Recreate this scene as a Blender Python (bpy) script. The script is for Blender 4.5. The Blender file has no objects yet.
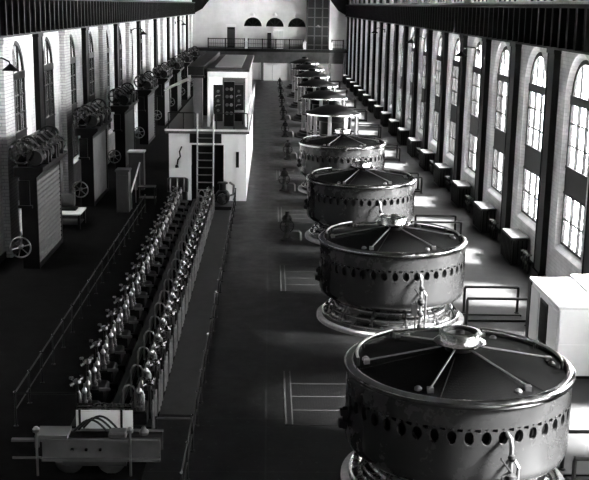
import bpy, bmesh, math, random
from mathutils import Vector, Matrix
random.seed(7)
S = bpy.context.scene
COL = S.collection
PI = math.pi
ORD = ['first','second','third','fourth','fifth','sixth','seventh','eighth','ninth','tenth','eleventh','twelfth',
       'thirteenth','fourteenth','fifteenth','sixteenth','seventeenth','eighteenth','nineteenth','twentieth',
       'twenty-first','twenty-second','twenty-third','twenty-fourth']

# ------------------------------------------------------------------ materials
def mat(name, v, rough=.5, metal=0., var=.0, scale=6., bump=0., bscale=40., rvar=0., tint=None, spec=.5):
    m = bpy.data.materials.new(name); m.use_nodes = True
    nt = m.node_tree; N = nt.nodes; L = nt.links
    b = N['Principled BSDF']
    c = (v, v, v, 1)
    b.inputs['Base Color'].default_value = c
    b.inputs['Roughness'].default_value = rough
    b.inputs['Metallic'].default_value = metal
    b.inputs['Specular IOR Level'].default_value = spec
    tc = N.new('ShaderNodeTexCoord')
    if var > 0 or rvar > 0:
        n = N.new('ShaderNodeTexNoise'); n.inputs['Scale'].default_value = scale
        n.inputs['Detail'].default_value = 6; n.inputs['Roughness'].default_value = .65
        L.new(tc.outputs['Object'], n.inputs['Vector'])
        if var > 0:
            r = N.new('ShaderNodeMapRange'); r.inputs['From Min'].default_value = .3; r.inputs['From Max'].default_value = .7
            r.inputs['To Min'].default_value = v * (1 - var); r.inputs['To Max'].default_value = v * (1 + var)
            L.new(n.outputs['Fac'], r.inputs['Value']); L.new(r.outputs['Result'], b.inputs['Base Color'])
        if rvar > 0:
            r = N.new('ShaderNodeMapRange'); r.inputs['From Min'].default_value = .3; r.inputs['From Max'].default_value = .7
            r.inputs['To Min'].default_value = max(.03, rough - rvar); r.inputs['To Max'].default_value = min(1, rough + rvar)
            L.new(n.outputs['Fac'], r.inputs['Value']); L.new(r.outputs['Result'], b.inputs['Roughness'])
    if bump > 0:
        n2 = N.new('ShaderNodeTexNoise'); n2.inputs['Scale'].default_value = bscale; n2.inputs['Detail'].default_value = 3
        L.new(tc.outputs['Object'], n2.inputs['Vector'])
        bp = N.new('ShaderNodeBump'); bp.inputs['Strength'].default_value = bump; bp.inputs['Distance'].default_value = .02
        L.new(n2.outputs['Fac'], bp.inputs['Height']); L.new(bp.outputs['Normal'], b.inputs['Normal'])
    return m

def brick_mat(name, v, mortar, w, h, rough=.85, axis='yz', var=.12, msize=.02, spec=.3, bump=.4, off=.5, dirt=.25):
    m = bpy.data.materials.new(name); m.use_nodes = True
    nt = m.node_tree; N = nt.nodes; L = nt.links; b = N['Principled BSDF']
    b.inputs['Roughness'].default_value = rough; b.inputs['Specular IOR Level'].default_value = spec
    tc = N.new('ShaderNodeTexCoord'); sp = N.new('ShaderNodeSeparateXYZ'); cb = N.new('ShaderNodeCombineXYZ')
    L.new(tc.outputs['Object'], sp.inputs[0])
    if axis == 'yz+x':
        ad = N.new('ShaderNodeMath'); ad.operation = 'ADD'
        L.new(sp.outputs['X'], ad.inputs[0]); L.new(sp.outputs['Y'], ad.inputs[1])
        L.new(ad.outputs[0], cb.inputs['X']); L.new(sp.outputs['Z'], cb.inputs['Y'])
    else:
        L.new(sp.outputs[axis[0].upper()], cb.inputs['X']); L.new(sp.outputs[axis[1].upper()], cb.inputs['Y'])
    br = N.new('ShaderNodeTexBrick'); br.offset = off
    br.inputs['Scale'].default_value = 1; br.inputs['Brick Width'].default_value = w; br.inputs['Row Height'].default_value = h
    br.inputs['Mortar Size'].default_value = msize
    br.inputs['Color1'].default_value = (v*(1-var),)*3 + (1,); br.inputs['Color2'].default_value = (v*(1+var),)*3 + (1,)
    br.inputs['Mortar'].default_value = (mortar,)*3 + (1,)
    L.new(cb.outputs[0], br.inputs['Vector'])
    n = N.new('ShaderNodeTexNoise'); n.inputs['Scale'].default_value = .7; n.inputs['Detail'].default_value = 8
    n.inputs['Roughness'].default_value = .7
    L.new(tc.outputs['Object'], n.inputs['Vector'])
    r = N.new('ShaderNodeMapRange'); r.inputs['From Min'].default_value = .3; r.inputs['From Max'].default_value = .7
    r.inputs['To Min'].default_value = 1 - dirt; r.inputs['To Max'].default_value = 1 + dirt
    L.new(n.outputs['Fac'], r.inputs['Value'])
    mx = N.new('ShaderNodeMix'); mx.data_type = 'RGBA'; mx.blend_type = 'MULTIPLY'; mx.inputs['Factor'].default_value = 1
    L.new(br.outputs['Color'], mx.inputs['A']); L.new(r.outputs['Result'], mx.inputs['B'])
    L.new(mx.outputs['Result'], b.inputs['Base Color'])
    bp = N.new('ShaderNodeBump'); bp.inputs['Strength'].default_value = bump; bp.inputs['Distance'].default_value = .01
    L.new(br.outputs['Fac'], bp.inputs['Height']); bp.invert = True
    L.new(bp.outputs['Normal'], b.inputs['Normal'])
    return m

M = {}
M['wall'] = brick_mat('pale_glazed_brick', .70, .60, .5, .16, .6, 'yz+x', var=.06, bump=.25)
M['brickpier'] = brick_mat('pier_brick', .50, .3, .5, .16, .7, 'yz+x', var=.1)
M['plaster'] = mat('plaster', .85, .9, var=.10, scale=.5)
M['steel'] = mat('painted_steel', .006, .5, var=.25, scale=3, spec=.15)
M['ceil'] = mat('ceiling_boards', .03, .9)
M['iron'] = mat('dark_iron', .006, .45, var=.3, scale=5, bump=.1, spec=.2)
M['black'] = mat('black_enamel', .003, .4, var=.2, scale=4, spec=.12)
M['mach'] = mat('machine_steel', .12, .26, metal=.95, var=.2, scale=2.2, rvar=.06)
M['shell'] = mat('generator_shell_metal', .030, .27, metal=.4, var=.10, scale=1.2, rvar=.02, spec=.15)
M['bright'] = mat('polished_metal', .75, .2, metal=1., var=.1, scale=5)
M['pipe'] = mat('worn_pipe_metal', .22, .32, metal=.95, var=.15)
M['ins'] = mat('glazed_porcelain', .02, .3, spec=.3)
M['white'] = mat('white_paint', .90, .6, var=.04, scale=1.2)
M['offwhite'] = mat('offwhite_paint', .70, .6, var=.06, scale=1.2)
M['grey'] = mat('grey_paint', .06, .5, var=.25, scale=3)
M['darkgrey'] = mat('dark_grey_paint', .022, .5, var=.25, scale=3)
M['slat_grey'] = mat('slat_paint', .09, .45, var=.35, scale=3)
M['sheet_grey'] = mat('sheet_paint', .16, .45, var=.2, scale=3)
M['cone'] = mat('cone_paint', .006, .6, var=.2, spec=.15)
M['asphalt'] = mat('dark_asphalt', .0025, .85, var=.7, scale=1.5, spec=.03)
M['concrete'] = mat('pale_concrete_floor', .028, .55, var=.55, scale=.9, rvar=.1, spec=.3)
M['terminal'] = mat('tarnished_brass', .30, .32, metal=1., var=.3)
M['cable_grey'] = mat('cable_tower_paint', .06, .5, var=.2)
M['rib_grey'] = mat('rib_paint', .14, .45, var=.5)
M['rim'] = mat('rim_metal', .34, .16, metal=1., var=.25, scale=4, rvar=.05)
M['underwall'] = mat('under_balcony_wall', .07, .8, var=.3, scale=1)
M['strip_light'] = mat('worn_brass_edge', .03, .4, var=.4)
M['post_grey'] = mat('post_paint', .16, .5, var=.2)
M['strip'] = mat('worn_plate', .014, .5, var=.5, scale=2, spec=.2)
M['wood'] = mat('dark_wood', .005, .5, var=.4, scale=8, spec=.2)
M['curb'] = mat('concrete_curb', .30, .6, var=.3, scale=4)
M['hatch'] = brick_mat('checker_plate', .003, .001, .16, .10, .45, 'xy', var=.25, msize=.015, spec=.12, bump=.6)
M['gravel'] = mat('pale_yard', .75, .9, var=.2, scale=.3)
M['left_outside'] = mat('dark_left_outside', .015, .95, var=.4, scale=.4)
M['balcony'] = mat('balcony_fascia', .06, .6, var=.3, scale=2)

# floor: dark worn tiles with scuffs
def floor_mat():
    m = brick_mat('dark_worn_tile', .003, .012, 3.54, 3.54, .36, 'xy', var=.12, msize=.025, spec=.08, bump=.1, off=0., dirt=.8)
    N = m.node_tree.nodes; L = m.node_tree.links; b = N['Principled BSDF']
    tc = N.new('ShaderNodeTexCoord')
    n = N.new('ShaderNodeTexNoise'); n.inputs['Scale'].default_value = 1.1; n.inputs['Detail'].default_value = 9; n.inputs['Roughness'].default_value = .75
    L.new(tc.outputs['Object'], n.inputs['Vector'])
    r = N.new('ShaderNodeMapRange'); r.inputs['From Min'].default_value = .3; r.inputs['From Max'].default_value = .7
    r.inputs['To Min'].default_value = .28; r.inputs['To Max'].default_value = .48
    L.new(n.outputs['Fac'], r.inputs['Value']); L.new(r.outputs['Result'], b.inputs['Roughness'])
    # paint flecks
    v = N.new('ShaderNodeTexNoise'); v.inputs['Scale'].default_value = 7; v.inputs['Detail'].default_value = 4
    L.new(tc.outputs['Object'], v.inputs['Vector'])
    rr = N.new('ShaderNodeMapRange'); rr.inputs['From Min'].default_value = .63; rr.inputs['From Max'].default_value = .70
    L.new(v.outputs['Fac'], rr.inputs['Value'])
    old = b.inputs['Base Color'].links[0].from_socket
    mx = N.new('ShaderNodeMix'); mx.data_type = 'RGBA'
    L.new(rr.outputs['Result'], mx.inputs['Factor']); L.new(old, mx.inputs['A']); mx.inputs['B'].default_value = (.025,.025,.025,1)
    L.new(mx.outputs['Result'], b.inputs['Base Color'])
    return m
M['floor'] = floor_mat()

def glass_mat():
    m = bpy.data.materials.new('window_glass'); m.use_nodes = True
    N = m.node_tree.nodes; L = m.node_tree.links
    N.remove(N['Principled BSDF'])
    t = N.new('ShaderNodeBsdfTransparent'); t.inputs['Color'].default_value = (.94,.94,.94,1)
    g = N.new('ShaderNodeBsdfGlossy'); g.inputs['Roughness'].default_value = .05
    mix = N.new('ShaderNodeMixShader'); mix.inputs[0].default_value = .06
    L.new(t.outputs[0], mix.inputs[1]); L.new(g.outputs[0], mix.inputs[2])
    L.new(mix.outputs[0], N['Material Output'].inputs['Surface'])
    return m
M['glass'] = glass_mat()
M['dimmed'] = glass_mat(); M['dimmed'].name = 'sun_dimming_glass'
M['dimmed'].node_tree.nodes['Transparent BSDF'].inputs['Color'].default_value = (.16,.16,.16,1)  # clerestory tint added to weaken the sun coming in, not grime

def grate_mat():
    m = bpy.data.materials.new('vent_grating'); m.use_nodes = True
    N = m.node_tree.nodes; L = m.node_tree.links; b = N['Principled BSDF']
    b.inputs['Roughness'].default_value = .6; b.inputs['Specular IOR Level'].default_value = .03
    tc = N.new('ShaderNodeTexCoord')
    ck = N.new('ShaderNodeTexBrick'); ck.offset = .5
    ck.inputs['Scale'].default_value = 1; ck.inputs['Brick Width'].default_value = .13; ck.inputs['Row Height'].default_value = .07
    ck.inputs['Mortar Size'].default_value = .012
    ck.inputs['Color1'].default_value = (.0003,.0003,.0003,1); ck.inputs['Color2'].default_value = (.0008,.0008,.0008,1); ck.inputs['Mortar'].default_value = (.003,.003,.003,1)
    L.new(tc.outputs['Object'], ck.inputs['Vector'])
    L.new(ck.outputs['Color'], b.inputs['Base Color'])
    bp = N.new('ShaderNodeBump'); bp.inputs['Strength'].default_value = .5; bp.inputs['Distance'].default_value = .02
    L.new(ck.outputs['Fac'], bp.inputs['Height']); L.new(bp.outputs['Normal'], b.inputs['Normal'])
    return m
M['grate'] = grate_mat()

# ------------------------------------------------------------------ mesh builder
class MB:
    def __init__(s): s.v = []; s.f = []
    def add(s, vs, fs):
        o = len(s.v); s.v += [tuple(v) for v in vs]; s.f += [tuple(i + o for i in f) for f in fs]; return s
    def box(s, x0, x1, y0, y1, z0, z1):
        v = [(x0,y0,z0),(x1,y0,z0),(x1,y1,z0),(x0,y1,z0),(x0,y0,z1),(x1,y0,z1),(x1,y1,z1),(x0,y1,z1)]
        return s.add(v, [(3,2,1,0),(4,5,6,7),(0,1,5,4),(1,2,6,5),(2,3,7,6),(3,0,4,7)])
    def bbox(s, x0, x1, y0, y1, z0, z1, b=.02):   # box with chamfered vertical + top edges
        p = [(x0+b,y0),(x1-b,y0),(x1,y0+b),(x1,y1-b),(x1-b,y1),(x0+b,y1),(x0,y1-b),(x0,y0+b)]
        q = [(x0+2*b,y0+b),(x1-2*b,y0+b),(x1-b,y0+2*b),(x1-b,y1-2*b),(x1-2*b,y1-b),(x0+2*b,y1-b),(x0+b,y1-2*b),(x0+b,y0+2*b)]
        v = [(a,c,z0) for a,c in p] + [(a,c,z1-b) for a,c in p] + [(a,c,z1) for a,c in q]
        f = [tuple(reversed(range(8)))] + [(i,(i+1)%8,8+(i+1)%8,8+i) for i in range(8)] + [(8+i,8+(i+1)%8,16+(i+1)%8,16+i) for i in range(8)] + [tuple(range(16,24))]
        return s.add(v, f)
    def lathe(s, prof, c=(0,0,0), n=32, axis='z', cap=True):
        v = []; f = []; m = len(prof)
        for i in range(n):
            a = 2*PI*i/n; ca, sa = math.cos(a), math.sin(a)
            for r, z in prof:
                p = (r*ca, r*sa, z)
                if axis == 'y': p = (r*ca, z, -r*sa)
                if axis == 'x': p = (z, r*ca, r*sa)
                v.append((p[0]+c[0], p[1]+c[1], p[2]+c[2]))
        for i in range(n):
            j = (i+1) % n
            for k in range(m-1):
                f.append((i*m+k, j*m+k, j*m+k+1, i*m+k+1))
        if cap:
            if prof[0][0] > 1e-6: f.append(tuple(reversed([i*m for i in range(n)])))
            if prof[-1][0] > 1e-6: f.append(tuple(i*m+m-1 for i in range(n)))
        return s.add(v, f)
    def cyl(s, c, r, h, n=16, axis='z'): return s.lathe([(r,0),(r,h)], c, n, axis)
    def tube(s, pts, r, n=8, closed=False):
        P = [Vector(p) for p in pts]; m = len(P); v = []; f = []
        up = None
        for i in range(m):
            if closed: t = (P[(i+1)%m] - P[i-1])
            else: t = P[min(i+1,m-1)] - P[max(i-1,0)]
            t.normalize()
            if up is None:
                up = Vector((0,0,1)) if abs(t.z) < .9 else Vector((1,0,0))
            u = (up - t*up.dot(t))
            if u.length < 1e-4: u = t.orthogonal()
            u.normalize(); w = t.cross(u); up = u
            for k in range(n):
                a = 2*PI*k/n; v.append(P[i] + u*(r*math.cos(a)) + w*(r*math.sin(a)))
        for i in range(m if closed else m-1):
            j = (i+1) % m
            for k in range(n):
                f.append((i*n+k, i*n+(k+1)%n, j*n+(k+1)%n, j*n+k))
        if not closed: f.append(tuple(reversed(range(n)))); f.append(tuple(range((m-1)*n, m*n)))
        return s.add(v, f)
    def prism(s, poly, x0, x1, axis='x'):   # poly in the other two axes
        n = len(poly)
        def mk(a, b, t): return {'x': (t,a,b), 'y': (a,t,b), 'z': (a,b,t)}[axis]
        v = [mk(a,b,x0) for a,b in poly] + [mk(a,b,x1) for a,b in poly]
        f = [tuple(reversed(range(n))), tuple(range(n,2*n))] + [(i,(i+1)%n,n+(i+1)%n,n+i) for i in range(n)]
        return s.add(v, f)
    def build(s, name, m, parent=None, smooth=True, angle=35):
        me = bpy.data.meshes.new(name); me.from_pydata([tuple(v) for v in s.v], [], s.f)
        bm = bmesh.new(); bm.from_mesh(me); bmesh.ops.recalc_face_normals(bm, faces=bm.faces); bm.to_mesh(me); bm.free()
        me.materials.append(m if not isinstance(m, str) else M[m])
        if smooth:
            me.polygons.foreach_set('use_smooth', [True]*len(me.polygons)); me.set_sharp_from_angle(angle=math.radians(angle))
        me.update()
        o = bpy.data.objects.new(name, me); COL.objects.link(o)
        if parent is not None: o.parent = parent
        return o

def tag(o, label, cat, group=None, kind=None):
    if label: o['label'] = label
    if cat: o['category'] = cat
    if group: o['group'] = group
    if kind: o['kind'] = kind
    return o
def empty(name, loc, label, cat, group=None, rz=0):
    o = bpy.data.objects.new(name, None); COL.objects.link(o); o.location = loc; o.rotation_euler = (0,0,rz)
    o.empty_display_size = .3
    return tag(o, label, cat, group)
def struct(o): o['kind'] = 'structure'; return o
def copy_tree(o, loc=None, label=None, parent=None):
    c = o.copy(); COL.objects.link(c)
    if parent is not None: c.parent = parent
    if loc is not None: c.location = loc
    if label: c['label'] = label
    for ch in list(o.children): copy_tree(ch, parent=c)
    return c

# ------------------------------------------------------------------ setting
XW = 12.2           # inner wall face
NEAR, FAR = -6.0, 168.0
BAY = 7.08
RC = [48.25 + BAY*j for j in range(-7, 17)]      # right window centres
LC = [51.9 + BAY*j for j in range(-8, 16)]       # left window centres
CEIL = 15.0

def loop(w, sill, spring, n=14):
    p = [(w, sill), (w, spring)]
    p += [(w*math.cos(PI*i/n), spring + w*math.sin(PI*i/n)) for i in range(1, n)]
    p += [(-w, spring), (-w, sill)]
    return p        # from right bottom over arch to left bottom
WI, WO, SILLI, SILLO, SPR = 1.92, 1.68, 1.75, 2.0, 8.08
def side_wall(name, sgn, centres, clere):
    mb = MB(); T = .55
    ztop = CEIL
    def face(xf, w, sill, y0, y1, c):
        lp = loop(w, sill, SPR); n = len(lp)
        zt = 11.88
        X = sgn*xf
        mb.add([(X,y0,0),(X,y1,0),(X,y1,sill),(X,y0,sill)], [(0,1,2,3)])
        mb.add([(X,y0,sill),(X,c-w,sill),(X,c-w,zt),(X,y0,zt)], [(0,1,2,3)])
        mb.add([(X,c+w,sill),(X,y1,sill),(X,y1,zt),(X,c+w,zt)], [(0,1,2,3)])
        arch = lp[1:-1]
        for a, b in zip(arch[:-1], arch[1:]):
            mb.add([(X,c+a[0],a[1]),(X,c+b[0],b[1]),(X,c+b[0],zt),(X,c+a[0],zt)], [(0,1,2,3)])
        return [(X, c+a, b) for a, b in lp]
    for i, c in enumerate(centres):
        y0 = c - BAY/2; y1 = c + BAY/2
        if i == 0: y0 = NEAR
        if i == len(centres)-1: y1 = FAR
        A = face(XW, WI, SILLI, y0, y1, c)
        Bp = [(sgn*(XW+.2), c+a, b) for a, b in loop(WO, SILLO, SPR)]
        Cc = face(XW+T, WO, SILLO, y0, y1, c)
        n = len(A)
        for P, Q in ((A, Bp), (Bp, Cc)):
            mb.add(P+Q, [(k,(k+1)%n,n+(k+1)%n,n+k) for k in range(n)])
    # upper part above the crane girder
    if clere:
        for i, c in enumerate(centres):
            y0 = c - BAY/2; y1 = c + BAY/2
            if i == 0: y0 = NEAR
            if i == len(centres)-1: y1 = FAR
            for (a, b, z0, z1) in ((y0, c-2.4, 11.88, CEIL), (c+2.4, y1, 11.88, CEIL), (c-2.4, c+2.4, 13.9, CEIL), (c-2.4, c+2.4, 11.88, 12.02)):
                mb.box(min(sgn*XW, sgn*(XW+T)), max(sgn*XW, sgn*(XW+T)), a, b, z0, z1)
    else:
        mb.box(min(sgn*XW, sgn*(XW+T)), max(sgn*XW, sgn*(XW+T)), NEAR, FAR, 11.88, CEIL)
    return struct(mb.build(name, 'wall', smooth=False))
side_wall('wall_right', 1, RC, True)
side_wall('wall_left', -1, LC, False)
struct(MB().box(-14, 14, NEAR-.5, FAR+.6, -.4, 0).build('floor', 'floor', smooth=False))
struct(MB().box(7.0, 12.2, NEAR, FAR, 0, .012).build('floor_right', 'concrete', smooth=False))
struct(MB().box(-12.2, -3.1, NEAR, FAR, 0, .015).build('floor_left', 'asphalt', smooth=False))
struct(MB().box(-14, 14, NEAR-.5, FAR+.6, CEIL, CEIL+.3).build('ceiling', 'ceil', smooth=False))
struct(MB().box(-14, 14, NEAR-.4, NEAR, 0, CEIL).build('wall_near', 'darkgrey', smooth=False))
struct(MB().box(13.0, 140, -80, 260, -1.2, -.6).build('ground_outside', 'gravel', smooth=False))
struct(MB().box(-60, -13.0, -80, 260, -1.2, -.6).build('ground_behind', 'left_outside', smooth=False))
struct(MB().prism([(-19,-.6),(-60,-.6),(-60,40),(-30,30),(-22,17),(-20,8)], -80, 260, 'y').build('sky_blocker_left', 'left_outside', smooth=False))  # added dark mass outside, blocks sky light from the left windows

# windows (frame, spandrel, panes)
def make_window(sgn):
    X = sgn*(XW+.24)
    fr = MB(); w = WO
    def bar(y0, y1, z0, z1, d=.05): fr.box(X-d, X+d, y0, y1, z0, z1)
    bar(-w, -w+.16, SILLO, SPR, .07); bar(w-.16, w, SILLO, SPR, .07)
    bar(-w, w, SILLO, SILLO+.1); bar(-w, w, SPR-.2, SPR+.16, .09)
    # arch rim
    n = 16
    for i in range(n):
        a0, a1 = PI*i/n, PI*(i+1)/n
        q = [(w*math.cos(a0), SPR+w*math.sin(a0)), (w*math.cos(a1), SPR+w*math.sin(a1)),
             ((w-.2)*math.cos(a1), SPR+(w-.2)*math.sin(a1)), ((w-.2)*math.cos(a0), SPR+(w-.2)*math.sin(a0))]
        fr.prism(q, X-.06, X+.06, 'x')
    for y in (-.56, .56):
        bar(y-.075, y+.075, SILLO, SPR, .06)
        bar(y-.045, y+.045, SPR, SPR+1.5, .045)
    bar(-.02, .02, SILLO, SPR, .03)
    for y in (-1.05, 1.05): bar(y-.015, y+.015, SILLO, SPR, .03)
    for z in (3.1, 6.2, 7.1): bar(-w, w, z-.035, z+.035, .04)
    f = fr.build('window_frame', 'black', smooth=False)
    sp = MB().box(X-.07, X+.07, -w, w, 4.2, 5.3).box(X-.10, X+.10, -w, w, 5.24, 5.34).box(X-.10, X+.10, -w, w, 4.16, 4.26)
    sp = sp.build('spandrel_panel', 'iron', smooth=False)
    lp = loop(w-.02, SILLO, SPR)
    g = MB().prism([(a, b) for a, b in lp], X+.012, X+.02, 'x').build('window_pane', 'glass', smooth=False)
    return f, sp, g
for sgn, cs in ((1, RC), (-1, LC)):
    f, sp, g = make_window(sgn)
    for i, c in enumerate(cs):
        if i: f2, s2, g2 = f.copy(), sp.copy(), g.copy(); [COL.objects.link(o) for o in (f2, s2, g2)]
        else: f2, s2, g2 = f, sp, g
        f2.name = 'window_%d' % (i + 1 + (0 if sgn > 0 else 24))
        f2.location = (0, c, 0); s2.parent = f2; g2.parent = f2; struct(f2)

cw = MB().box(XW+.2, XW+.22, NEAR, FAR, 11.9, 13.9).build('window_50', 'dimmed', smooth=False); struct(cw)
cb = MB()
y = RC[0]-BAY/2
while y < FAR: cb.box(XW+.15, XW+.27, y-.04, y+.04, 11.9, 13.9); y += BAY/6
cb.box(XW+.15, XW+.27, NEAR, FAR, 12.9, 12.98); cb.build('glazing_bar', 'black', cw, smooth=False)
# pilasters + girders
tn = 1
pc = MB().box(-.2,.14,-.62,.62,0,.35).box(-.14,.14,-.56,-.5,.35,10.05).box(-.14,.14,.5,.56,.35,10.05).box(-.1,.14,-.5,.5,.35,10.05)
pc.box(-.18,.14,-.62,.62,9.85,10.05)
pc = pc.build('trim_1', 'steel', smooth=False); pc.location = (XW-.14, RC[0]-BAY/2, 0); struct(pc)
first = True
for c in RC:
    y = c + BAY/2
    o = pc.copy(); COL.objects.link(o); tn += 1; o.name = 'trim_%d' % tn; o.location = (XW-.14, y, 0)
bp = MB().box(0,.3,-.85,.85,0,10.05).box(0,.36,-.95,.95,0,.5).box(0,.38,-.95,.95,9.75,10.05).build('trim_40', 'brickpier', smooth=False)
struct(bp); bp.location = (-XW, 48.36-14.16*4, 0); tn = 40
for k in range(-3, 9):
    tn += 1; o = bp.copy(); COL.objects.link(o); o.name = 'trim_%d' % tn; o.location = (-XW, 48.36+14.16*k, 0)
for k in range(-4, 8):
    tn += 1; o = pc.copy(); COL.objects.link(o); o.name = 'trim_%d' % tn; o.location = (-XW+.14, 55.44+14.16*k, 0); o.rotation_euler = (0,0,PI)
for sgn, nm in ((1, 'trim_80'), (-1, 'trim_81')):
    g = MB()
    g.box(sgn*XW-.02-sgn*.2, sgn*XW+.02-sgn*.2, NEAR, FAR-1, 10.05, 11.88)
    g.box(sgn*XW-.3-sgn*.2, sgn*XW+.3-sgn*.2, NEAR, FAR-1, 10.05, 10.13)
    g.box(sgn*XW-.3-sgn*.2, sgn*XW+.3-sgn*.2, NEAR, FAR-1, 11.72, 11.88)
    y = NEAR + .6
    while y < FAR-1:
        g.box(min(sgn*XW-sgn*.2, sgn*XW-sgn*.47), max(sgn*XW-sgn*.2, sgn*XW-sgn*.47), y-.06, y+.06, 10.13, 11.72); y += BAY/6
    struct(g.build(nm, 'steel', smooth=False))
struct(MB().box(XW-.08, XW, NEAR, FAR, 0, .3).build('baseboard_right', 'steel', smooth=False))
struct(MB().box(-XW, -XW+.08, NEAR, FAR, 0, .3).build('baseboard_left', 'steel', smooth=False))

# far wall with lunettes
fw = MB()
YF = FAR
lun = [-2.75, .72, 4.2]; LR = 1.42; LZ = 8.3
edges = [-14] + sum([[c-LR, c+LR] for c in lun], []) + [14]
for i in range(0, len(edges), 2):
    fw.add([(edges[i],YF,0),(edges[i+1],YF,0),(edges[i+1],YF,CEIL),(edges[i],YF,CEIL)], [(0,1,2,3)])
for c in lun:
    fw.add([(c-LR,YF,0),(c+LR,YF,0),(c+LR,YF,LZ),(c-LR,YF,LZ)], [(0,1,2,3)])
    n = 16
    for k in range(n):
        a0, a1 = PI*k/n, PI*(k+1)/n
        p, q = (c+LR*math.cos(a0), LZ+LR*math.sin(a0)), (c+LR*math.cos(a1), LZ+LR*math.sin(a1))
        fw.add([(p[0],YF,p[1]),(q[0],YF,q[1]),(q[0],YF,CEIL),(p[0],YF,CEIL)], [(0,1,2,3)])
        fw.add([(p[0],YF,p[1]),(q[0],YF,q[1]),(q[0],YF+.5,q[1]),(p[0],YF+.5,p[1])], [(0,1,2,3)])
    fw.add([(c-LR,YF,LZ),(c+LR,YF,LZ),(c+LR,YF+.5,LZ),(c-LR,YF+.5,LZ)], [(0,1,2,3)])
fw.box(-14,14,YF+.5,YF+.6,0,CEIL)
struct(fw.build('wall_far', 'plaster', smooth=False))
for i, c in enumerate(lun):
    m = MB()
    pts = [(c+(LR-.03)*math.cos(PI*k/16), LZ+.02+(LR-.04)*math.sin(PI*k/16)) for k in range(17)]
    m.prism(pts, YF+.30, YF+.34, 'y')
    w = m.build('window_%d' % (60+i), 'black', smooth=False); struct(w)
    b = MB()
    for k in range(1, 4):
        a = PI*k/4; b.tube([(c, YF+.28, LZ+.1), (c+(LR-.1)*math.cos(a), YF+.28, LZ+.1+(LR-.15)*math.sin(a))], .035, 6)
    b.tube([(c-LR+.05, YF+.28, LZ+.06), (c+LR-.05, YF+.28, LZ+.06)], .05, 6)
    b.build('glazing_bar', 'iron', w)
    # little pale lamp over each lunette
    l = empty('wall_lamp', (c, YF, LZ+LR+.25), 'small pale lamp above the %s half-round window of the end wall' % ['left-hand','middle','right-hand'][i], 'lamp', 'lamps over the half-round windows')
    MB().cyl((0,-.35,.1), .05, .35, 8, 'y').build('bracket', 'offwhite', l)
    MB().lathe([(.05,.5),(.3,.2),(.34,0),(.30,0)], (0,-.4,0), 14).build('lamp_shade', 'white', l)

# balcony across the end
bal = MB().box(-12.0, 12.0, 164.9, FAR, 4.7, 5.0)
for x in (-10.2, -5.6, -1.2, 4.9, 9.4, 11.6): bal.box(x-.2, x+.2, 165.0, 165.4, 0, 4.7)
struct(bal.build('trim_90', 'balcony', smooth=False))
struct(MB().box(-12,12,164.4,164.9,4.55,5.0).build('trim_91', 'steel', smooth=False))
br = empty('balcony_railing', (0,164.95,5.0), 'dark panelled railing along the balcony of the end wall', 'railing')
for x in [-9.6,-6.9,-4.0,-3.4,-1.2,.9,3.0,5.2,9.6,11.4]:
    MB().box(x-.09, x+.09, -.06, .06, 0, 1.55).build('post', 'iron', br, smooth=False)
for a, b in ((-9.6,-4.0),(-3.4,5.2),(9.6,11.4)):
    r = MB()
    r.box(a, b, -.06, .06, 1.38, 1.5); r.box(a, b, -.04, .04, .7, .76); r.box(a, b, -.05, .05, .12, .22)
    x = a
    while x < b: r.box(x-.02, x+.02, -.02, .02, .2, 1.4); x += .28
    r.build('rail', 'iron', br, smooth=False)
for x in (-3.7, 5.35, 9.45):
    tag(MB().box(x-.22, x+.22, 164.45, 164.8, 5.0, 6.0).box(x-.28, x+.28, 164.4, 164.8, 6.0, 6.12).build('balcony_pier', 'offwhite', smooth=False),
        'short pale pier on the balcony edge, %s' % {-3.7:'between the two railing lengths', 5.35:'against the dark tower', 9.45:'on the far side of the dark tower'}[x], 'pier')
tw = empty('lift_tower', (7.4,166.3,5.0), 'tall dark timber tower rising from the balcony at the end wall', 'tower')
MB().box(-1.75,1.75,-1.1,1.6,0,9.6).build('shaft', 'wood', tw, smooth=False)
d = MB()
for x in (-1.75,-.6,.6,1.6): d.box(x-.02, x+.16, -1.18,-1.1, 0, 9.6)
for z in (.6,2.0,3.4,4.8,6.2): d.box(-1.75,1.75,-1.16,-1.1,z,z+.14)
d.build('panel_frame', 'darkgrey', tw, smooth=False)
MB().lathe([(.06,.35),(.32,.1),(.35,0),(.3,0)], (0,-1.5,3.4), 12).build('lamp_shade', 'grey', tw)
bw = empty('balcony_cabinet', (-6.1,166.2,5.0), 'narrow dark cabinet with a pale top on the balcony', 'cabinet')
MB().box(-.6,.6,-.4,.4,0,3.2).build('body', 'wood', bw, smooth=False)
MB().box(-.75,.75,-.5,.5,3.2,3.55).build('top', 'white', bw, smooth=False)
MB().box(-.5,.5,-.43,-.4,.3,2.9).build('door', 'darkgrey', bw, smooth=False)
ww = empty('white_cupboard', (1.3,166.6,5.0), 'white cupboard on the balcony under the middle half-round window', 'cupboard')
MB().box(-.8,.8,-.4,.5,0,2.9).build('body', 'white', ww, smooth=False)
MB().box(-.72,-.02,-.44,-.4,.2,2.7).build('door', 'offwhite', ww, smooth=False)
MB().box(.02,.72,-.44,-.4,.2,2.7).build('door', 'offwhite', ww, smooth=False)
dk = empty('dark_locker', (-.15,166.2,5.0), 'small dark locker beside the white cupboard on the balcony', 'locker')
MB().box(-.32,.32,-.3,.3,0,2.4).build('body', 'iron', dk, smooth=False)
MB().box(-.26,.26,-.33,-.3,.2,2.2).build('door', 'darkgrey', dk, smooth=False)
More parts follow.
